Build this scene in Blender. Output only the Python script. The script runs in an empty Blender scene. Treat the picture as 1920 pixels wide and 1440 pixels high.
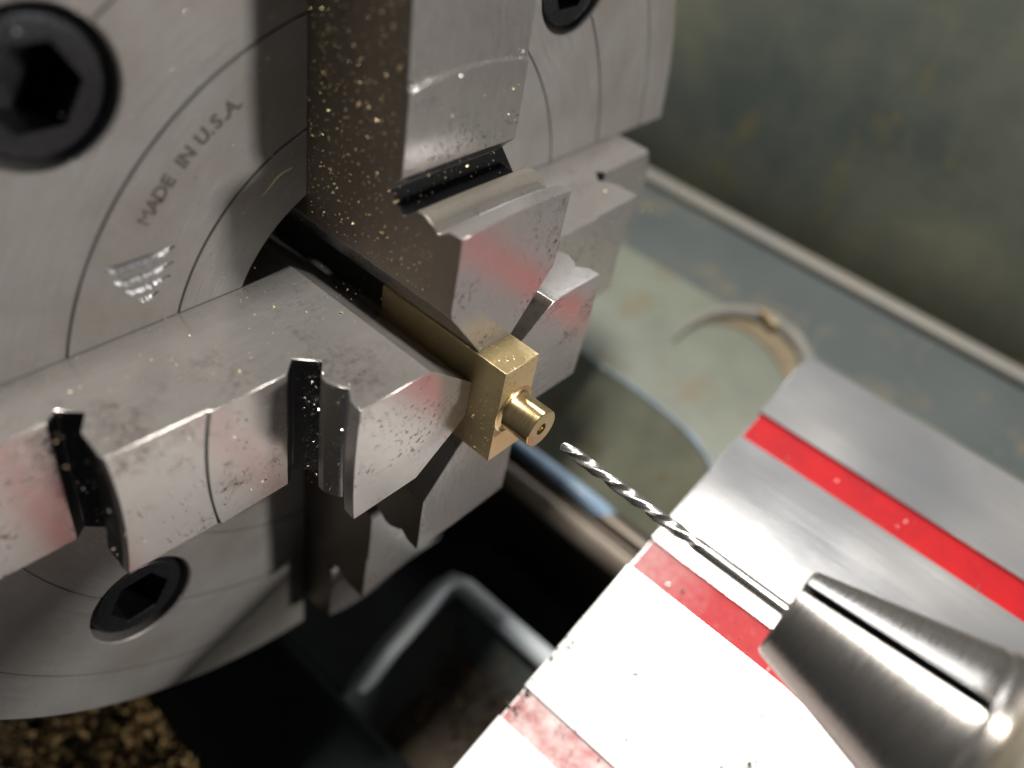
import bpy, bmesh, math, random
from mathutils import Vector, Matrix, Euler
random.seed(7)
S = 0.001                       # everything below is written in millimetres
PI = math.pi
U = random.uniform
scene = bpy.context.scene
col = scene.collection
TH = math.radians(20.995)       # how far the chuck is turned from level
CA, SA = math.cos(TH), math.sin(TH)

# world axes: X along the spindle towards the tailstock, Y to the rear, Z up; origin = centre of the chuck face
def F(x, y, z):                 # chuck frame (x right jaw, y upper jaw, z spindle) -> world, mm
    return Vector((z, CA * x + SA * y, -SA * x + CA * y))

# ------------------------------------------------------------------ camera
CAM = (-88.939, 97.687, 96.324)
RX = (0.65652, 0.16271, 0.73655); RY = (-0.41711, -0.73528, 0.53422); RZ = (0.62850, -0.65794, -0.41485)
cam_data = bpy.data.cameras.new('camera')
cam = bpy.data.objects.new('camera', cam_data); col.objects.link(cam)
cx, cy, cz = F(*RX), -F(*RY), -F(*RZ)
m = Matrix((cx, cy, cz)).transposed().to_4x4(); m.translation = F(*CAM) * S
cam.matrix_world = m
cam_data.sensor_width = 36.0; cam_data.lens = 1620.45 / 1920 * 36
cam_data.clip_start = 0.002; cam_data.clip_end = 20
cam_data.dof.use_dof = True; cam_data.dof.focus_distance = 0.1415; cam_data.dof.aperture_fstop = 7.6
scene.camera = cam

# ------------------------------------------------------------------ world, lamps, exposure
wd = bpy.data.worlds.new('World'); scene.world = wd; wd.use_nodes = True
wd.node_tree.nodes['Background'].inputs[0].default_value = (0.75, 0.86, 1.0, 1)
wd.node_tree.nodes['Background'].inputs[1].default_value = 0.018
scene.view_settings.view_transform = 'Standard'; scene.view_settings.look = 'None'
scene.view_settings.exposure = 0.0; scene.view_settings.gamma = 1.0
def area(name, loc, target, size, power, color):
    d = bpy.data.lights.new(name, 'AREA'); d.shape = 'RECTANGLE'; d.size, d.size_y = size
    d.energy = power; d.color = color
    o = bpy.data.objects.new(name, d); col.objects.link(o)
    o.location = Vector(loc); o.rotation_euler = (Vector(target) - Vector(loc)).to_track_quat('-Z', 'Y').to_euler()
    return o
L1 = F(0.46, 0.165, 1.0).normalized() * 1.6
area('low_sun_window', L1, (0, 0, 0), (0.17, 0.17), 18.5, (1.0, 0.95, 0.89))
area('ceiling_lamp', (-0.40, 0.27, 0.93), (0, 0, 0), (0.26, 0.08), 1.8, (1.0, 0.97, 0.92))
area('shop_lamp', (-0.01, 0.24, 0.95), (0, 0, 0), (0.14, 0.14), 12.5, (1.0, 0.96, 0.90))
area('rear_window', (-0.52, 0.76, 0.50), (0.0, -0.02, 0), (0.55, 0.30), 7.0, (0.95, 0.97, 1.0))

# ------------------------------------------------------------------ node helpers
class NT:
    def __init__(s, name):
        s.m = bpy.data.materials.new(name); s.m.use_nodes = True
        s.t = s.m.node_tree; s.p = s.t.nodes['Principled BSDF']
    def n(s, typ, props=None, **ins):
        nd = s.t.nodes.new(typ)
        for k, v in (props or {}).items(): setattr(nd, k, v)
        for k, v in ins.items():
            key = int(k[1:]) if k[0] == 'i' and k[1:].isdigit() else k.replace('_', ' ')
            s.put(nd.inputs[key], v)
        return nd
    def put(s, sock, v):
        if isinstance(v, bpy.types.NodeSocket): s.t.links.new(v, sock)
        elif isinstance(v, tuple) and len(v) == 3 and sock.type == 'RGBA': sock.default_value = (*v, 1)
        else: sock.default_value = v
    def math(s, op, a, b=0.0, clamp=False):
        return s.n('ShaderNodeMath', dict(operation=op, use_clamp=clamp), i0=a, i1=b).outputs[0]
    def vmul(s, v, k):
        return s.n('ShaderNodeVectorMath', dict(operation='MULTIPLY'), i0=v, i1=k).outputs[0]
    def coord(s, shuffle=True):             # object coordinates in mm, shifted per object
        c = s.n('ShaderNodeTexCoord').outputs['Object']
        c = s.vmul(c, (1000, 1000, 1000))
        if shuffle:
            r = s.n('ShaderNodeObjectInfo').outputs['Random']
            k = s.math('MULTIPLY', r, 400.0)
            c = s.n('ShaderNodeVectorMath', dict(operation='ADD'), i0=c, i1=s.n('ShaderNodeCombineXYZ', None, X=k, Y=k, Z=k).outputs[0]).outputs[0]
        return c
    def noise(s, v, scale, detail=3.0, rough=0.55):
        return s.n('ShaderNodeTexNoise', None, Vector=v, Scale=scale, Detail=detail, Roughness=rough).outputs['Fac']
    def ramp(s, f, lo, hi, a=0.0, b=1.0):
        return s.n('ShaderNodeMapRange', dict(clamp=True), i0=f, i1=lo, i2=hi, i3=a, i4=b).outputs[0]
    def mix(s, f, a, b):
        nd = s.n('ShaderNodeMix', dict(data_type='RGBA'))
        s.put(nd.inputs[0], f); s.put(nd.inputs[6], a); s.put(nd.inputs[7], b)
        return nd.outputs[2]
    def bump(s, h, strength, dist=0.0001, normal=None):
        nd = s.n('ShaderNodeBump', None, Height=h, Strength=strength, Distance=dist)
        if normal is not None: s.put(nd.inputs['Normal'], normal)
        return nd.outputs[0]
    def set(s, **k):
        for a, v in k.items(): s.put(s.p.inputs[a.replace('_', ' ')], v)
        return s.m

def steel(name, base, rough, brush, pits=0.5, stain=0.4, bump=0.35, stain_col=(0.10, 0.065, 0.04), pit_scale=1.1, metallic=0.9):
    q = NT(name); c = q.coord()
    br = q.noise(q.vmul(c, brush), 1.0, 4.0, 0.65)
    cl = q.noise(c, 0.16, 4.0, 0.6)
    pn = q.noise(c, pit_scale, 3.0, 0.6)
    pc = q.noise(c, 0.11, 2.0)
    pm = q.math('MULTIPLY', q.ramp(pn, 0.57, 0.66), q.ramp(pc, 0.47, 0.60), True)
    nx = q.n('ShaderNodeSeparateXYZ', None, Vector=q.n('ShaderNodeNewGeometry').outputs['Normal']).outputs[0]
    pm = q.math('MULTIPLY', pm, q.math('MULTIPLY', q.ramp(nx, 0.4, 0.8, 0.3, 1.0), pits))
    sm = q.math('MULTIPLY', q.ramp(q.noise(c, 0.055, 5.0, 0.72), 0.56, 0.70), q.ramp(q.noise(c, 0.8, 4.0, .7), 0.42, 0.66), True)
    sm = q.math('MULTIPLY', sm, stain)
    dark = tuple(v * 0.82 for v in base)
    cc = q.mix(q.ramp(br, 0.3, 0.7), dark, base)
    cc = q.mix(q.ramp(cl, 0.35, 0.65, 0.0, 0.35), cc, tuple(v * 0.8 for v in base))
    cc = q.mix(sm, cc, stain_col)
    cc = q.mix(pm, cc, (0.05, 0.045, 0.045))
    rr = q.math('ADD', q.ramp(br, 0.3, 0.7, rough - 0.05, rough + 0.06), q.math('MULTIPLY', q.math('ADD', pm, sm), 0.25), True)
    h = q.math('SUBTRACT', q.math('MULTIPLY', br, 0.6), q.math('MULTIPLY', pm, 0.8))
    return q.set(Base_Color=cc, Roughness=rr, Metallic=metallic, Normal=q.bump(h, bump, 0.00006))

def turned(name, base, rough):              # chuck face: rings of turning marks round the spindle
    q = NT(name); c = q.coord(False)
    sx = q.n('ShaderNodeSeparateXYZ', None, Vector=c)
    y, z = sx.outputs[1], sx.outputs[2]
    r = q.math('SQRT', q.math('ADD', q.math('MULTIPLY', y, y), q.math('MULTIPLY', z, z)))
    th = q.math('ARCTAN2', z, y)
    v = q.n('ShaderNodeCombineXYZ', None, X=q.math('MULTIPLY', r, 3.2), Y=q.math('MULTIPLY', th, 5.0), Z=q.math('MULTIPLY', sx.outputs[0], 1.5)).outputs[0]
    br = q.noise(v, 1.0, 4.0, 0.7)
    cross = q.noise(q.vmul(q.n('ShaderNodeVectorRotate', dict(rotation_type='X_AXIS'), Vector=c, Angle=0.9).outputs[0], (1.0, 4.0, 0.12)), 1.0, 4.0, 0.7)
    cl = q.noise(c, 0.05, 5.0, 0.6)
    pit = q.math('MULTIPLY', q.ramp(q.noise(c, 1.6, 3.0), 0.66, 0.72), 0.5)
    cc = q.mix(q.ramp(br, 0.3, 0.7), tuple(v * 0.78 for v in base), base)
    cc = q.mix(q.ramp(cross, 0.5, 0.75, 0, 0.55), cc, tuple(min(1, v * 1.25) for v in base))
    cc = q.mix(q.ramp(cl, 0.4, 0.65, 0.0, 0.8), cc, (base[0] * 0.72, base[1] * 0.68, base[2] * 0.62))
    cc = q.mix(pit, cc, (0.06, 0.05, 0.045))
    rr = q.ramp(br, 0.3, 0.7, rough - 0.05, rough + 0.08)
    h = q.math('ADD', q.math('MULTIPLY', br, 0.7), q.math('MULTIPLY', cross, 0.3))
    return q.set(Base_Color=cc, Roughness=rr, Metallic=0.32, Normal=q.bump(h, 0.35, 0.00006))

def painted(name, base, other, rough, scale, spec=0.5, third=None, bump=0.2):
    q = NT(name); c = q.coord(False)
    f = q.ramp(q.noise(c, scale, 5.0, 0.62), 0.38, 0.66)
    cc = q.mix(f, base, other)
    if third: cc = q.mix(q.ramp(q.noise(q.vmul(c, (1, 1, 0.45)), scale * 1.7, 5.0, 0.7), 0.54, 0.70), cc, third)
    return q.set(Base_Color=cc, Roughness=rough, Specular_IOR_Level=spec, Normal=q.bump(q.noise(c, scale * 12, 3.0), bump, 0.0004))

M = {}
M['face'] = turned('turned_steel', (0.325, 0.316, 0.308), 0.38)
M['jaw'] = steel('ground_steel', (0.53, 0.505, 0.485), 0.19, (5.0, 5.0, 0.28), 0.85, 0.95, 0.35, metallic=0.68)
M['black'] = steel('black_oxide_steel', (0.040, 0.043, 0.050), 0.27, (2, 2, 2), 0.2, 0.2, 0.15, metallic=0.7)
M['brass'] = steel('brass', (0.62, 0.495, 0.265), 0.36, (0.4, 4.5, 4.5), 0.5, 0.45, 0.55, (0.22, 0.13, 0.04), 1.6, metallic=0.58)
M['brass_turned'] = steel('turned_brass', (0.76, 0.58, 0.30), 0.2, (5.0, 0.3, 0.3), 0.15, 0.1, 0.25, (0.3, 0.2, 0.06), 2.0)
M['drill'] = steel('bright_drill_steel', (0.74, 0.71, 0.66), 0.25, (7, 2, 2), 0.15, 0.1, 0.08)
M['cone'] = steel('satin_steel', (0.50, 0.47, 0.44), 0.27, (7.0, 0.4, 0.4), 0.25, 0.2, 1.0)
M['sleeve'] = steel('worn_sleeve_steel', (0.50, 0.45, 0.35), 0.42, (4, 1, 1), 0.3, 0.5, 0.2)
def milled():
    q = NT('milled_aluminium'); c = q.coord(False)
    st = q.noise(q.vmul(c, (0.03, 1.3, 1.3)), 1.0, 5.0, 0.7)
    big = q.noise(q.vmul(c, (0.6, 1, 1)), 0.035, 2.0, 0.4)
    grit = q.math('MULTIPLY', q.ramp(q.noise(c, 0.55, 4.0, 0.7), 0.60, 0.70), q.ramp(q.noise(c, 0.05, 2.0), 0.42, 0.62), True)
    sx = q.n('ShaderNodeSeparateXYZ', None, Vector=c)
    front_half = q.ramp(q.math('ADD', sx.outputs[1], q.math('MULTIPLY', big, 26.0)), 44.0, 30.0)       # whiter, rougher and less metallic towards the front half
    cc = q.mix(q.ramp(st, 0.3, 0.7), (0.56, 0.553, 0.546), (0.66, 0.652, 0.645))
    cc = q.mix(q.ramp(big, 0.40, 0.62), (0.50, 0.51, 0.53), cc)
    cc = q.mix(front_half, cc, (0.86, 0.85, 0.83))
    cc = q.mix(q.math('MULTIPLY', grit, 0.3), cc, (0.30, 0.27, 0.23))
    rr = q.math('ADD', q.ramp(big, 0.35, 0.65, 0.15, 0.21), q.math('MULTIPLY', front_half, 0.30))
    n1 = q.bump(big, 0.28, 0.0016)
    n2 = q.bump(q.math('ADD', q.math('MULTIPLY', st, 0.6), q.math('MULTIPLY', grit, front_half)), 0.35, 0.0001, n1)
    return q.set(Base_Color=cc, Roughness=rr, Metallic=q.math('SUBTRACT', 0.72, q.math('MULTIPLY', front_half, 0.42)), Normal=n2)
M['alu'] = milled()

M['red'] = painted('red_paint', (0.50, 0.006, 0.010), (0.40, 0.006, 0.012), 0.5, 0.15, 0.15)
M['green'] = painted('pale_green_paint', (0.185, 0.20, 0.155), (0.13, 0.145, 0.11), 0.4, 0.03, 0.5, (0.16, 0.13, 0.07))
M['bluegrey'] = painted('blue_grey_paint', (0.080, 0.096, 0.095), (0.062, 0.078, 0.080), 0.42, 0.03, 0.5, (0.15, 0.13, 0.09))
M['cream'] = painted('worn_bare_edge', (0.25, 0.23, 0.19), (0.21, 0.21, 0.20), 0.45, 0.03)
M['wall'] = painted('mottled_green_paint', (0.20, 0.235, 0.22), (0.50, 0.51, 0.38), 0.45, 0.010, 0.4, (0.56, 0.44, 0.15))
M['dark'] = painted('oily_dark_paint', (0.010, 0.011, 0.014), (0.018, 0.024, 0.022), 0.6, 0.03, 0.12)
M['oiled'] = steel('oil_blackened_steel', (0.05, 0.05, 0.052), 0.3, (4, 4, 1), 0.3, 0.3, 0.3, metallic=0.6)  # oily jaw reliefs, and shade painted on the drill chuck's slot walls
M['film'] = steel('oil_filmed_steel', (0.235, 0.195, 0.155), 0.33, (5, 5, 0.4), 0.5, 1.0, 0.3, metallic=0.7)  # darker brown version of the jaw steel, for sides in shade
M['oilbrown'] = steel('brown_oily_steel', (0.46, 0.42, 0.36), 0.32, (4, 4, 1), 0.3, 1.0, 0.3, (0.24, 0.14, 0.04), metallic=0.7)
M['olive'] = painted('olive_paint', (0.17, 0.17, 0.12), (0.10, 0.11, 0.08), 0.45, 0.04, 0.5, (0.12, 0.10, 0.05))
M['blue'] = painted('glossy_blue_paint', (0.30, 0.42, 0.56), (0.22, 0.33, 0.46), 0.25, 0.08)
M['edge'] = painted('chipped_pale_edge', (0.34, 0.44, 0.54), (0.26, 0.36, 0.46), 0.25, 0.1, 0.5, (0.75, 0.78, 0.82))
M['tan'] = painted('stained_pocket', (0.17, 0.12, 0.06), (0.26, 0.24, 0.16), 0.5, 0.05)
def dusty_red(name, x0, x1, base):
    q = NT(name); c = q.coord(False)
    sx = q.n('ShaderNodeSeparateXYZ', None, Vector=c)
    nz = q.noise(c, 0.25, 5.0, 0.7)
    d = q.math('MULTIPLY', q.ramp(q.math('ADD', sx.outputs[0], q.math('MULTIPLY', nz, 16.0)), x1, x0), q.ramp(q.noise(c, 0.6, 4.0, 0.7), 0.30, 0.55, 0.35, 0.95))
    d = q.math('MAXIMUM', d, q.math('MULTIPLY', q.ramp(q.noise(c, 0.8, 3.0, 0.6), 0.62, 0.70), 0.5))
    return q.set(Base_Color=q.mix(d, base, (0.62, 0.28, 0.28)), Roughness=0.5, Specular_IOR_Level=0.3, Normal=q.bump(nz, 0.4, 0.0006))
M['reddust'] = dusty_red('dusty_red_paint', 12.0, 26.0, (0.50, 0.010, 0.016))
M['redworn'] = painted('worn_red_paint', (0.60, 0.10, 0.10), (0.84, 0.78, 0.76), 0.5, 0.12, 0.3, (0.50, 0.16, 0.16))
M['way'] = steel('dirty_way_steel', (0.20, 0.17, 0.14), 0.45, (0.05, 1, 1), 0.4, 0.8, 0.3)
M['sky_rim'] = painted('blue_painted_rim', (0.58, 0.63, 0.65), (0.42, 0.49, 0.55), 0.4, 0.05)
M['sludge'] = painted('chip_covered_floor', (0.045, 0.034, 0.026), (0.10, 0.075, 0.05), 0.7, 0.05, 0.3, (0.16, 0.15, 0.13), 0.8)
M['ink'] = NT('stamped_grime').set(Base_Color=(0.075, 0.062, 0.055), Roughness=0.6)
M['mark'] = steel('stamped_mark_steel', (0.22, 0.22, 0.23), 0.30, (3, 3, 3), 1.0, 0.8, 1.0, pit_scale=1.4, metallic=0.8)
M['dust'] = NT('brass_dust').set(Base_Color=(0.80, 0.64, 0.38), Roughness=0.38, Metallic=0.6)
M['dust_steel'] = NT('bright_dust').set(Base_Color=(0.85, 0.83, 0.80), Roughness=0.3, Metallic=1.0)
M['chip_dark'] = NT('dark_grit').set(Base_Color=(0.10, 0.09, 0.08), Roughness=0.6)
M['chip_brown'] = NT('brown_chips').set(Base_Color=(0.22, 0.15, 0.09), Roughness=0.4, Metallic=0.6)

M['chip_yellow'] = NT('dull_brass_chips').set(Base_Color=(0.34, 0.23, 0.10), Roughness=0.7, Metallic=0.3)

# ------------------------------------------------------------------ object helpers
def tag(o, label=None, cat=None, group=None, kind=None):
    if label: o['label'] = label
    if cat: o['category'] = cat
    if group: o['group'] = group
    if kind: o['kind'] = kind
    return o
def empty(name, loc, label, cat):
    o = bpy.data.objects.new(name, None); col.objects.link(o); o.empty_display_size = 0.01
    o.location = Vector(loc) * S
    return tag(o, label, cat)
def sharp(me, ang=32):
    bm = bmesh.new(); bm.from_mesh(me)
    for f in bm.faces: f.smooth = True
    a = math.radians(ang)
    for e in bm.edges: e.smooth = (len(e.link_faces) == 2 and e.calc_face_angle(PI) < a)
    bm.to_mesh(me); bm.free()
def link(name, me, mat, parent=None, origin=None, bev=0.0, segs=2, ang=32):
    """me is in mm; relative to parent's origin unless the mesh is already local"""
    sharp(me, ang)
    if mat and not me.materials: me.materials.append(mat)
    o = bpy.data.objects.new(name, me); col.objects.link(o)
    if origin is not None: o.location = Vector(origin) * S
    if parent: o.parent = parent
    if bev:
        b = o.modifiers.new('bevel', 'BEVEL'); b.width = bev * S; b.segments = segs; b.limit_method = 'ANGLE'; b.angle_limit = math.radians(35)
    return o
def mesh(verts, faces, name='m'):           # verts in mm -> metres
    me = bpy.data.meshes.new(name)
    me.from_pydata([tuple(Vector(v) * S) for v in verts], [], faces); me.validate()
    bm = bmesh.new(); bm.from_mesh(me); bmesh.ops.recalc_face_normals(bm, faces=bm.faces); bm.to_mesh(me); bm.free()
    return me
def prism_x(poly, x0, x1):                  # poly in (y,z), extruded along the spindle
    n = len(poly)
    v = [(x0, a, b) for a, b in poly] + [(x1, a, b) for a, b in poly]
    f = [tuple(range(n))[::-1], tuple(range(n, 2 * n))] + [(i, (i + 1) % n, n + (i + 1) % n, n + i) for i in range(n)]
    return mesh(v, f)
def prism_z(poly, z0, z1):                  # poly in (x,y), extruded upwards
    n = len(poly)
    v = [(a, b, z0) for a, b in poly] + [(a, b, z1) for a, b in poly]
    f = [tuple(range(n))[::-1], tuple(range(n, 2 * n))] + [(i, (i + 1) % n, n + (i + 1) % n, n + i) for i in range(n)]
    return mesh(v, f)
def box(x0, x1, y0, y1, z0, z1): return prism_x([(y0, z0), (y1, z0), (y1, z1), (y0, z1)], x0, x1)
def lathe(prof, seg=96, closed=False):      # prof (r, x) turned about the local X axis
    v, f = [], []
    n = len(prof)
    for k in range(seg):
        a = 2 * PI * k / seg
        v += [(x, r * math.cos(a), r * math.sin(a)) for r, x in prof]
    m_ = n if closed else n - 1
    for k in range(seg):
        k2 = (k + 1) % seg
        for i in range(m_):
            j = (i + 1) % n
            f.append((k * n + i, k * n + j, k2 * n + j, k2 * n + i))
    me = mesh(v, f)
    bm = bmesh.new(); bm.from_mesh(me)
    bmesh.ops.remove_doubles(bm, verts=bm.verts, dist=1e-7); bmesh.ops.recalc_face_normals(bm, faces=bm.faces)
    bm.to_mesh(me); bm.free()
    return me
def boolean(me, cutters, self_=False):
    o = bpy.data.objects.new('tmp', me); col.objects.link(o)
    cs = []
    for c in cutters:
        co = bpy.data.objects.new('tmpc', c[0] if isinstance(c, tuple) else c)
        if isinstance(c, tuple): co.matrix_world = c[1]
        col.objects.link(co); cs.append(co)
        b = o.modifiers.new('b', 'BOOLEAN'); b.operation = 'DIFFERENCE'; b.object = co; b.solver = 'EXACT'; b.use_self = self_
    dg = bpy.context.evaluated_depsgraph_get(); dg.update()
    out = bpy.data.meshes.new_from_object(o.evaluated_get(dg))
    for x in cs + [o]: bpy.data.objects.remove(x)
    return out
def copy_tree(o, parent=None):
    c = o.copy(); col.objects.link(c); c.parent = parent
    for ch in list(o.children): copy_tree(ch, c)
    return c
RX_ = lambda a: Matrix.Rotation(a, 4, 'X')

# ================================================================== the chuck
chuck = empty('lathe_chuck', (0, 0, 0), 'big round four jaw steel lathe chuck with concentric rings and black socket screws', 'lathe chuck')
prof = [(27.3, -50), (27.3, -0.25), (27.55, 0)]
for g in (37.85, 54.3, 70.44, 87.28):
    wg = 0.24 if g < 80 else 0.16
    prof += [(g - wg, 0), (g - wg * .6, -0.45), (g + wg * .6, -0.45), (g + wg, 0)]
prof += [(96.6, 0), (97.5, -0.9), (97.5, -50)]
body = lathe(prof, 220, True)
cut = []
slot = box(-34, 6, -12.12, 12.12, -2, 120)
screw_pos = [F(sx * 49.6, sy * 49.6, 0) for sx, sy in ((-1, 1), (-1, -1), (1, 1), (1, -1))]
for k in range(4): cut.append((slot, RX_(-TH + k * PI / 2)))
bore = lathe([(0, -13), (9.9, -13), (9.9, -0.35), (10.25, 0), (10.25, 3), (0, 3)], 64)
for p_ in screw_pos: cut.append((bore, Matrix.Translation(p_ * S)))
def text_mesh(ch, size, ext, fat=0.00010):
    cu = bpy.data.curves.new('t', 'FONT'); cu.body = ch; cu.size = size; cu.align_x = 'CENTER'; cu.extrude = ext * S; cu.offset = fat
    o = bpy.data.objects.new('t', cu); col.objects.link(o)
    dg = bpy.context.evaluated_depsgraph_get(); dg.update()
    me = bpy.data.meshes.new_from_object(o.evaluated_get(dg)); bpy.data.objects.remove(o)
    bm = bmesh.new(); bm.from_mesh(me); bmesh.ops.remove_doubles(bm, verts=bm.verts, dist=1e-7)
    bmesh.ops.recalc_face_normals(bm, faces=bm.faces); bm.to_mesh(me); bm.free()
    return me
bmt = bmesh.new(); letc = []
txt = 'MADE IN U.S.A.'
wid = {'M': 1.9, 'I': .95, ' ': 1.15, '.': .75}
ws = [wid.get(c, 1.55) for c in txt]; tot = sum(ws)
r0 = 48.0; a0 = math.radians(144.0); a1 = math.radians(118.5); acc = 0
for ch, w_ in zip(txt, ws):
    if ch != ' ':
        a = a0 + (a1 - a0) * (acc + w_ / 2) / tot
        ex, ey = math.cos(a), math.sin(a); up = F(ex, ey, 0); rt = F(ey, -ex, 0); nz = F(0, 0, 1)
        mt = Matrix((rt, up, nz)).transposed().to_4x4(); mt.translation = F(r0 * ex, r0 * ey, 0) * S
        letc.append((ch, mt))
    acc += w_
bars = [((-45.8, 23.4), (-35.2, 23.2), 2.0), ((-44.8, 20.9), (-35.7, 20.9), 1.5), ((-43.6, 18.9), (-36.4, 19.0), 1.2), ((-41.8, 17.0), (-38.4, 17.1), 0.9)]
mv, mf, mcut = [], [], []
for (xa, ya), (xb, yb), h in bars:
    N = 30; b0 = len(mv); up_, lo_ = [], []
    for i_ in range(N + 1):
        t = i_ / N; x = xa + (xb - xa) * t; y = ya + (yb - ya) * t
        hh = h * min(1, 5 * t + .15, 2.2 * (1 - t) + .12)
        yu = y + .35 * h + U(-.07, .07); yl = yu - hh + U(-.12, .12)
        up_.append((x, yu)); lo_.append((x, yl))
        mv += [tuple(F(x, yu, -.30)), tuple(F(x, yu - .3 * hh, -.29)), tuple(F(x + U(-.1, .1), yu - .62 * hh, -.14 + U(-.05, .05))), tuple(F(x, yl, -.02))]
    for i_ in range(N):
        for q_ in range(3): mf.append((b0 + i_ * 4 + q_, b0 + i_ * 4 + q_ + 1, b0 + i_ * 4 + q_ + 5, b0 + i_ * 4 + q_ + 4))
    ol = up_ + lo_[::-1]; n_ = len(ol)
    mcut.append(mesh([tuple(F(x, y, -.32)) for x, y in ol] + [tuple(F(x, y, .5)) for x, y in ol],
        [tuple(range(n_)), tuple(range(n_, 2 * n_))] + [(i_, (i_ + 1) % n_, n_ + (i_ + 1) % n_, n_ + i_) for i_ in range(n_)]))
body = boolean(boolean(body, cut), mcut)
for ch, mt in letc:
    for fat in (0.00010, 0.00007, 0.00004, 0.0, -0.00003):       # the exact solver rejects an outline now and then
        lc = text_mesh(ch, 3.0 * S, 0.13, fat); lc.transform(mt)
        nb = boolean(body.copy(), [lc])
        if len(nb.polygons) - len(body.polygons) > .5 * len(lc.polygons) and max(v.co.x for v in nb.vertices) > -1e-4: body = nb; break
    fl_ = text_mesh(ch, 3.0 * S, 0.012, fat); fl_.transform(mt @ Matrix.Translation((0, 0, -0.115 * S))); bmt.from_mesh(fl_)
let = bpy.data.meshes.new('lettering'); bmt.to_mesh(let); bmt.free()
link('chuck_body', body, M['face'], chuck, ang=25)
link('back_plate', lathe([(0, -75), (88, -75), (90, -73), (90, -50.5), (0, -50.5)], 96), M['dark'], chuck)

# one screw, then three copies
hexa = [(5.77 * math.cos(k * PI / 3 - TH), 5.77 * math.sin(k * PI / 3 - TH)) for k in range(6)]
head = lathe([(0, -12), (9.0, -12), (9.0, -2.2), (8.85, -1.6), (8.2, -0.95), (7.9, -0.9), (0, -0.9)], 72)
head = boolean(head, [prism_x(hexa, -8.0, 2)])
scr = link('cap_screw', head, M['black'], chuck, screw_pos[0], bev=0.18)
skt = bpy.data.objects.new('tmp', None)
bpy.data.objects.remove(skt)
for p_ in screw_pos[1:]:
    c = scr.copy(); col.objects.link(c); c.parent = chuck; c.location = p_ * S

# the jaw: local X = spindle height, Y = across, Z = radial
def jaw_mesh():
    P = [(31.2, 32.7, .5), (30.9, 30.2, .5), (29.4, 28.2, .4), (30.1, 27.5, .4), (31.1, 25.3, .3), (31.0, 23.9, .2), (28.7, 21.3, 0), (31.8, 18.2, 0), (34.3, 20.4, 0),
         (46.8, 20.4, 1.2), (46.95, 20.0, 1.2), (61.4, 19.6, -.8), (61.5, 18.4, -.8), (61.2, 13.8, -.6), (59.0, 10.8, 0), (61.6, 8.2, 0), (63.4, 9.6, 0),
         (80.3, 9.3, 3.0), (81.2, 8.3, 3.0), (81.2, -30, 3.0), (6.9, -30, 0), (6.9, 32.7, 0)]
    T = [-12 + 24 * k / 14 for k in range(15)]
    n = len(P); v, f = [], []
    for t in T:
        for r, x, s in P: v.append((x, t, r + s * (1 - (t / 12) ** 2)))
    for k in range(len(T) - 1):
        for i in range(n):
            j = (i + 1) % n
            f.append((k * n + i, k * n + j, (k + 1) * n + j, (k + 1) * n + i))
    f.append(tuple(range(n))); f.append(tuple(range((len(T) - 1) * n, len(T) * n))[::-1])
    me = mesh(v, f)
    bm = bmesh.new(); bm.from_mesh(me)
    for s in (-1, 1):
        a = Vector((0, s * 12, 17.6)) * S; d = Vector((0, s * (12 - 3.8), 17.6 - 6.9)).normalized()
        nrm = Vector((0, s * d.z, -abs(d.y))).normalized()
        r = bmesh.ops.bisect_plane(bm, geom=bm.verts[:] + bm.edges[:] + bm.faces[:], plane_co=a, plane_no=nrm, clear_outer=True)
        ed = [e for e in r['geom_cut'] if isinstance(e, bmesh.types.BMEdge)]
        bmesh.ops.edgenet_fill(bm, edges=ed)
    bmesh.ops.remove_doubles(bm, verts=bm.verts, dist=1e-7)
    bmesh.ops.recalc_face_normals(bm, faces=bm.faces)
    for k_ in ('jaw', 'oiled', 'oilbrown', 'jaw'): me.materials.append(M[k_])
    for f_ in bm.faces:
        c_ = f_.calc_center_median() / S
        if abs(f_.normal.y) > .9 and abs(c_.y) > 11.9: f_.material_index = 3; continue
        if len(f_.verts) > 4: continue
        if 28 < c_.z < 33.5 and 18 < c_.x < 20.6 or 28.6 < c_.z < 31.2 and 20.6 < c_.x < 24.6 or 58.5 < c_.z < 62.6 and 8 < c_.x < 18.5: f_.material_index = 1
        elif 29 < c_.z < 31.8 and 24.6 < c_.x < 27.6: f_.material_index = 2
    bm.to_mesh(me); bm.free()
    return me
jaw = link('jaw', jaw_mesh(), M['jaw'], chuck, bev=0.14, ang=28)
jaws = {}
for k, (nm, off) in enumerate((('U', 3.1), ('L', -2.66), ('D', 3.1), ('R', -3.0))):
    j = jaw if k == 0 else jaw.copy()
    if k: col.objects.link(j); j.parent = chuck
    th = -TH + k * PI / 2
    j.rotation_euler = (th, 0, 0)
    j.location = Vector((0, -math.sin(th), math.cos(th))) * off * S
    jaws[nm] = j
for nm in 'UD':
    jaws[nm].material_slots[3].link = 'OBJECT'; jaws[nm].material_slots[3].material = M['film']  # upper and lower jaw sides coloured darker to carry their shade
jaws['U']['label'] = 'jaw with a brown oily side dusted with brass specks'

# floors of the stamped words and of the worn maker's mark
link('stamped_lettering', let, M['ink'], chuck)
mk = mesh(mv, mf); mk.materials.append(M['mark']); mk.materials.append(M['ink'])
for i, pl in enumerate(mk.polygons): pl.material_index = 1 if i % 3 == 0 else 0  # upper edge of each bar coloured dark as its shadow
link('stamped_mark', mk, None, chuck, ang=50)

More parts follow.
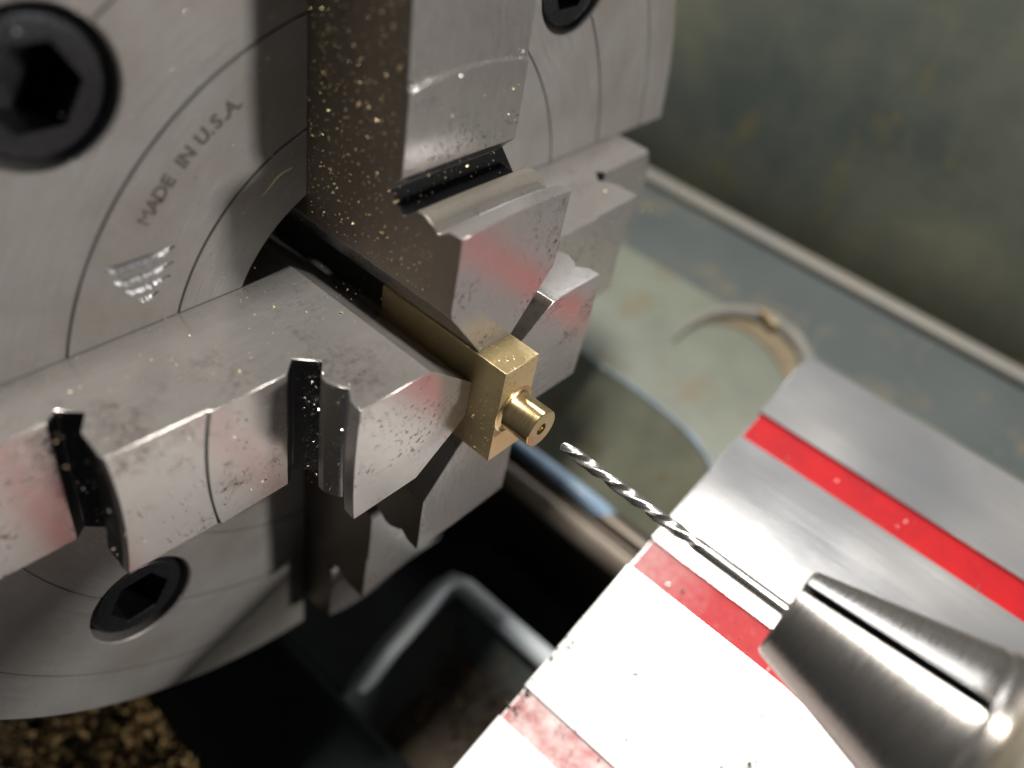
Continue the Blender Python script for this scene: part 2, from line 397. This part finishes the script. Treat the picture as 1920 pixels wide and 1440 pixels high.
# ================================================================== the brass workpiece
work = empty('brass_workpiece', F(0, 0, 10.5), 'small flat brass block with a drilled round spigot gripped between the jaws', 'workpiece')
def rel(me, e):
    me.transform(Matrix.Translation(-e.location)); return me
def cbox(x0, x1, y0, y1, z0, z1):
    c = [F(x, y, z) for z in (z0, z1) for y in (y0, y1) for x in (x0, x1)]
    return mesh([tuple(q) for q in c], [(0, 1, 3, 2), (4, 6, 7, 5), (0, 4, 5, 1), (2, 3, 7, 6), (0, 2, 6, 4), (1, 5, 7, 3)])
link('block', rel(cbox(-4.24, 3.9, -10.0, 10.0, 10.5, 39.0), work), M['brass'], work, bev=0.1)
link('spigot', rel(lathe([(0, 34), (1.05, 36.5), (1.05, 45.0), (1.15, 45.16), (3.36, 45.16), (3.5, 45.0), (3.5, 40.1), (3.62, 39.5), (4.0, 39.15), (4.6, 39.02), (4.6, 38.9)], 72), work), M['brass_turned'], work)

# ================================================================== the twist drill
drill = empty('twist_drill', F(0, 0, 49.44), 'thin bright twist drill pointing at the brass spigot', 'drill bit')
def drill_mesh():
    R_ = 1.05; z0, z1, zt = 49.44, 78.0, 74.5; pitch = 15.8; nz = 150; na = 40
    v, f = [], []
    for i in range(nz + 1):
        z = z0 + (z1 - z0) * (i / nz)
        tw = -2 * PI * (z - z0) / pitch
        fl = max(0.0, min(1.0, (z1 - .3 - z) / (z1 - zt)))
        tip = min(1.0, 0.10 + (z - z0) / 0.62)
        for k in range(na):
            a = 2 * PI * k / na
            b = (a % PI) / PI                       # two flutes
            d = 0.0
            if b < 0.52:
                d = math.sin(b / 0.52 * PI) ** 0.8 * 0.40
            land = 0.0 if b < 0.52 or b < 0.68 else 0.07
            rr = R_ * (1 - fl * d - fl * land) * tip
            v.append((z, rr * math.cos(a + tw), rr * math.sin(a + tw)))
    for i in range(nz):
        for k in range(na):
            k2 = (k + 1) % na
            f.append((i * na + k, i * na + k2, (i + 1) * na + k2, (i + 1) * na + k))
    f.append(tuple(range(na)))
    return mesh(v, f)
link('flutes', rel(drill_mesh(), drill), M['drill'], drill, ang=40)
link('shank', rel(lathe([(0, 77.8), (1.02, 77.8), (1.06, 78.0), (1.08, 97), (0, 97)], 48), drill), M['drill'], drill)

# ================================================================== the drill chuck
dch = empty('drill_chuck', F(0, 0, 91.4), 'satin steel drill chuck whose three tapered jaws hold the thin drill', 'drill chuck')
def chuck_jaw():
    prof = [(1.2, 91.6), (6.75, 91.4), (7.1, 91.75), (12.55, 113.6), (12.95, 115.0), (12.8, 116.4), (1.2, 116.4)]
    half = PI / 3; v, f = [], []; n = len(prof); seg = 32
    for k in range(seg + 1):
        u = -1 + 2 * k / seg
        for r, x in prof:
            a = u * (half - 0.80 / max(r, 1.3)) + math.radians(13) * (x - 91.4) / 25
            v.append((x, r * math.cos(a), r * math.sin(a)))
    for k in range(seg):
        for i in range(n):
            j = (i + 1) % n
            f.append((k * n + i, k * n + j, (k + 1) * n + j, (k + 1) * n + i))
    f.append(tuple(range(n))); f.append(tuple(range(seg * n, (seg + 1) * n))[::-1])
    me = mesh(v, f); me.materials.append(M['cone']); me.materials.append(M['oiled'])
    for p_ in me.polygons: p_.material_index = 1 if len(p_.vertices) == n else 0  # slot walls coloured black for the shade between the jaws
    return me
cj = link('chuck_jaw', rel(chuck_jaw(), dch), M['cone'], dch, bev=0.12, ang=30)
sl = math.radians(97.0) - TH          # where the open slot sits, in the world Y-Z plane
for k in range(3):
    c = cj if k == 0 else cj.copy()
    if k: col.objects.link(c); c.parent = dch
    c.rotation_euler = (sl + PI / 3 + k * 2 * PI / 3, 0, 0)
link('nose_core', rel(lathe([(1.3, 92.6), (5.2, 93.0), (10.2, 113.5), (12.4, 116.5), (12.4, 119)], 72), dch), M['dark'], dch)  # near-black core paints the shade deep in the jaw slots
link('nose_ring', rel(lathe([(12.0, 115.8), (13.0, 116.0), (13.5, 116.6), (13.5, 119.2), (12, 119.2)], 72), dch), M['cone'], dch)
link('sleeve', rel(lathe([(12.4, 118.6), (14.6, 118.2), (16.6, 118.9), (18.2, 120.6), (19.0, 123), (19.5, 150), (21.5, 156), (21.5, 200), (0, 200)], 96), dch), M['sleeve'], dch)  # unseen rear end lengthened for the shadow it throws on the left jaw

# ================================================================== the slotted plate under the drill
plate = empty('slotted_plate', (58, -15, -63.6), 'bare aluminium plate with red painted slots lying under the drill', 'machine plate')
slots = [(-76.0, -68.0), (-32.2, -24.6), (9.2, 17.4), (51.1, 59.3)]
poly = [(-112, -57.6)]
for a, b in slots: poly += [(a, -57.6), (a, -59.2), (b, -59.2), (b, -57.6)]
poly += [(80.0, -57.6), (80.0, -63.6), (-112, -63.6)]
link('plate_body', rel(prism_x(poly, 58, 230), plate), M['alu'], plate, bev=0.12)
for k, (a, b) in enumerate(slots):
    link('red_slot', rel(box(58.5, 229, a + .03, b - .03, -59.196, -58.55), plate), M[('red', 'redworn', 'reddust', 'red')[k]], plate)
    if k == 1: bpy.context.view_layer.update(); [c for c in plate.children if c.name.startswith('red_slot')][-1]['label'] = 'worn slot with most of its red paint rubbed off'

# ================================================================== the bed of the lathe
bed = empty('lathe_bed', (0, 40, -230), 'green painted lathe bed casting behind and below the chuck', 'lathe bed')
def bedpart(name, me, mat, bev=0.0, segs=3): return link(name, rel(me, bed), mat, bed, bev=bev, segs=segs)
# rear rail seen from above: its near edge swings forward towards the tailstock
edge = [(-260, 73.5), (10, 73.5), (20, 73.2), (28, 72.4), (36, 70.8), (43, 68.4), (49, 64.8), (54, 60.0), (58, 54), (62, 46), (300, 46)]
bedpart('rear_rail', prism_z(edge + [(300, 89.5), (-260, 89.5)], -190, -110), M['green'])
fl = [(x, y, -110.6) for x, y in edge] + [(x, 40.0 - 2 * (i > 8), -128) for i, (x, y) in enumerate(edge)]
ne = len(edge); fv = fl + [(x, y + 4, -150) for x, y, z in fl[ne:]]
bedpart('rail_flank', mesh(fv, [(k * ne + i, k * ne + i + 1, (k + 1) * ne + i + 1, (k + 1) * ne + i) for k in (0, 1) for i in range(ne - 1)]), M['olive'])
def tube_x(pts, r, n=10):
    v, f = [], []
    for i, p_ in enumerate(pts):
        d = (Vector(pts[min(i + 1, len(pts) - 1)]) - Vector(pts[max(i - 1, 0)])).normalized(); sd = d.cross(Vector((0, 0, 1))).normalized(); up = sd.cross(d)
        rr = (r[i] if isinstance(r, list) else r) * U(.85, 1.15)
        for q_ in range(n):
            t = 2 * PI * q_ / n; v.append(tuple(Vector(p_) + sd * rr * math.cos(t) + up * rr * math.sin(t)))
    for i in range(len(pts) - 1):
        for q_ in range(n): f.append((i * n + q_, i * n + (q_ + 1) % n, (i + 1) * n + (q_ + 1) % n, (i + 1) * n + q_))
    f += [tuple(range(n)), tuple(range(len(v) - n, len(v)))]
    return mesh(v, f)
bedpart('worn_edge', tube_x([(-200, 73.6, -110.9)] + [(x, 73.6, -110.9) for x in range(-40, 10, 4)] + [(x + t * (x2 - x), y + t * (y2 - y), -110.9) for (x, y), (x2, y2) in zip(edge[1:9], edge[2:10]) for t in (0, .5)], 0.85), M['edge'])  # pale blue strip painting the glint along the rail edge
bedpart('round_edge', tube_x([(-260, 34.5, -110.5), (-60, 34.5, -110.5), (10, 34.5, -110.8), (20, 34.6, -111.4), (30, 34.8, -114), (44, 35, -120)], 2.5, 14), M['blue'])  # bright blue colour stands for the sky reflected in this edge
bedpart('rear_shelf', box(-260, 300, 89.6, 119, -190, -112), M['green'])
bedpart('tray_floor', box(-260, 300, 119.1, 149, -190, -113.2), M['bluegrey'])
bedpart('tray_lip', box(-260, 300, 149.1, 154.4, -190, -110.0), M['cream'], 1.5)
bedpart('round_rim', tube_x([(32 + 22 * math.cos(a), 100 + 22 * math.sin(a), -110.6) for a in [PI * (1.06 - 1.25 * k / 40) for k in range(41)]], [min(2.4, .3 + .22 * k) for k in range(41)]), M['cream'])
cr = [(32 + r_ * math.cos(a), 100 + r_ * math.sin(a)) for a in [PI * (.85 - .95 * k / 24) for k in range(25)] for r_ in (20.5, 20.5 - 7.5 * math.sin(PI * min(1, max(0.02, (PI * .85 - a) / (PI * .95)))) - .3)]
cv = [(x, y, -111.4) for x, y in cr] + [(x, y, -112.4) for x, y in cr]
n2 = len(cr)
bedpart('grime', mesh(cv, [(2 * k, 2 * k + 1, 2 * k + 3, 2 * k + 2) for k in range(24)] + [(2 * k + 1, n2 + 2 * k + 1, n2 + 2 * k + 3, 2 * k + 3) for k in range(24)]), M['tan'])  # thin brown crescent just inside the round rim
bedpart('way', prism_x([(22, -190), (22, -115), (26, -113), (29.0, -112.6), (30.5, -115), (32.6, -112), (35.2, -112), (39, -116), (39, -190)], -260, 300), M['way'], 1.2)
bedpart('casting_rim', tube_x([(11, -72, -136), (11, -58, -126), (11, -46, -118), (11, -34, -114), (11, -14, -113), (12.2, -10, -113), (16, -8.6, -113), (60, -8.6, -113), (300, -8.6, -113)], 3.0, 14), M['sky_rim'])  # pale blue colour carries the highlight along the rim
bedpart('casting_wall', mesh([(8, -60, -116), (300, -60, -116), (11, -52, -115), (11, -8.6, -114), (300, -8.6, -114), (24, -52, -124), (24, -22, -124), (300, -22, -124), (8, -8, -150), (300, -5, -150), (8, -60, -150)],
    [(2, 3, 6, 5), (3, 4, 7, 6), (3, 8, 9, 4), (2, 10, 8, 3)]), M['bluegrey'])
bedpart('casting_floor', box(8.5, 300, -52, -7, -150, -123.5), M['sludge'])
bedpart('front_rail', box(-260, 300, -150, -52, -190, -113), M['dark'], 2.0)

pan = tag(link('chip_pan', box(-600, 700, -500, 600, -240, -230.5), M['dark']), kind='structure')
guard = empty('splash_guard', (0, 171, -230), 'mottled green splash guard leaning back behind the bed', 'splash guard')
link('panel', rel(prism_x([(170, -230), (170, -115), (203, 6), (206, 6), (173, -115), (173, -230)], -500, 150), guard), M['wall'], guard)

# ================================================================== chips and dust
def flakes(pts, smin, smax, thick=0.25):
    v, f = [], []
    for p_ in pts:
        s = random.uniform(smin, smax) * (1 if random.random() < .88 else U(1.5, 2.6))
        e = Euler((random.uniform(0, 6.3), random.uniform(0, 6.3), random.uniform(0, 6.3))).to_matrix()
        b = len(v)
        for q_ in ((1, 0, 0), (-.5, .8, 0), (-.6, -.7, .1), (.05, 0, thick * 2)):
            v.append(tuple(Vector(p_) + e @ (Vector(q_) * s * random.uniform(.6, 1.2))))
        f += [(b, b + 1, b + 2), (b, b + 1, b + 3), (b + 1, b + 2, b + 3), (b + 2, b, b + 3)]
    return mesh(v, f)
def jawpt(nm, r, t, x):
    k = 'ULDR'.index(nm); th = -TH + k * PI / 2; off = (3.1, -2.66, 3.1, -3.0)[k]
    return RX_(th) @ Vector((x, t, r + off))
bp = []
for _ in range(1100):                        # upper jaw's shaded side
    r = U(18.5, 80); x = U(0, 19 if r > 34 else 28 if r < 28 else 20)
    bp.append(jawpt('U', r, -12.02, x))
for _ in range(60): bp.append(jawpt('U', U(34, 46), U(-11, 11), 20.45))
for _ in range(120): bp.append(jawpt('U', U(28.5, 34.3), U(-12, 12), U(18.3, 21)))
for _ in range(160): bp.append(jawpt('L', U(8, 70), 12.02, U(0, 18)))
for _ in range(110): bp.append(F(-4.27, U(-9.5, 2), U(24, 39)))
for _ in range(90): bp.append(F(U(-4, 3.8), 10.03, U(33, 39)))
for _ in range(90): bp.append(jawpt('R', U(20, 76), -12.02, U(-1, 9) if random.random() < .4 else U(10, 30)))
tag(link('brass_dust', flakes(bp, 0.07, 0.24), M['dust']), 'fine brass dust and specks clinging to the jaws and block', 'brass dust', kind='stuff')
sp = []
for _ in range(700): sp.append(jawpt('L', U(28.4, 31.4), U(-12, 12), U(18.4, 28)))
for _ in range(80): sp.append(jawpt('L', U(34, 46), U(-11, 11), 20.45))
for _ in range(90): sp.append(jawpt('L', U(47, 61), U(-11.5, 11.5), 20.0))
for _ in range(60): sp.append(jawpt('L', U(59, 63), U(-12, 12), U(8, 19)))
for _ in range(120): sp.append(jawpt('U', U(46.6, 48.2), U(-12, 11.5), 20.25))
for _ in range(120): sp.append(F(U(-60, -13), U(13, 60), 0.03))
for _ in range(26):
    b_ = U(-112, -15); sp.append((U(-20, 115), 170 + 33 * (b_ + 115) / 121 - .6, b_)); sp.append((U(-20, 115), U(120, 153), -112.5))
tag(link('bright_dust', flakes(sp, 0.06, 0.22), M['dust_steel']), 'pale metal specks scattered in the jaw steps and over the chuck face', 'metal dust', kind='stuff')
gp = []
for _ in range(110):
    gp.append((U(58.5, 120), U(-60, 8), -57.5))
for _ in range(60): gp.append((U(58.1, 60.5), U(-30, -5), -57.5))
tag(link('grit', flakes(gp, 0.2, 0.75), M['chip_dark']), 'dark grit specks scattered over the white front half of the plate', 'grit', kind='stuff')
rp = []
for _ in range(90): rp.append((U(58, 95), U(9, 17.6), U(-58.5, -57.6)))
for _ in range(40): rp.append((U(58, 140), U(51, 59), -58.5))
tag(link('clear_beads', flakes(rp, 0.1, 0.35), M['dust_steel']), 'shiny wet looking specks strewn along the red slots', 'metal dust', kind='stuff')
cp = [(U(16, 110), U(-43, -12), U(-123, -119)) for _ in range(700)]
tag(link('floor_chips', flakes(cp, 0.3, 1.3), M['chip_brown']), 'brown metal chips lying in the hollow of the bed casting', 'chips', kind='stuff')
hp = [(U(-75, 0), U(-135, -88), U(-113, -106)) for _ in range(3500)]
tag(link('chip_heap', flakes(hp, 0.4, 1.5), M['chip_yellow']), 'heap of yellow brass chips below the chuck in the lower left corner', 'chips', kind='stuff')

def sliver(name, pts, w_, mat, label):
    v, f = [], []
    for i, p_ in enumerate(pts):
        p_ = Vector(p_); d = (Vector(pts[min(i + 1, len(pts) - 1)]) - Vector(pts[max(i - 1, 0)])).normalized()
        sd = d.cross(F(0, 0, 1)).normalized(); k = w_ * (1 - .7 * abs(2 * i / (len(pts) - 1) - 1))
        for q_ in ((1, 0), (0, 1), (-1, 0), (0, -1)): v.append(tuple(p_ + sd * k * q_[0] + d.cross(sd) * k * .5 * q_[1]))
    for i in range(len(pts) - 1):
        for q_ in range(4): f.append((i * 4 + q_, i * 4 + (q_ + 1) % 4, i * 4 + 4 + (q_ + 1) % 4, i * 4 + 4 + q_))
    f += [(0, 1, 2, 3), tuple(range(len(v) - 4, len(v)))]
    return tag(link(name, mesh(v, f), mat), label, 'brass chip')
sliver('brass_sliver', [F(-20.6 + 1.1 * i * .62, 27.2 + 1.25 * i * .55 - .035 * i * i, 0.25 + .12 * math.sin(i)) for i in range(9)], 0.16, M['dust'], 'curled brass sliver lying on the chuck face beside the upper jaw')
sliver('brass_crumb', [(26 + 1.6 * i, 120 + .8 * math.sin(i * 1.3), -107.5 + .5 * math.sin(i)) for i in range(6)], 1.6, M['dust'], 'blurred yellow brass crumb on the round rim behind the plate')
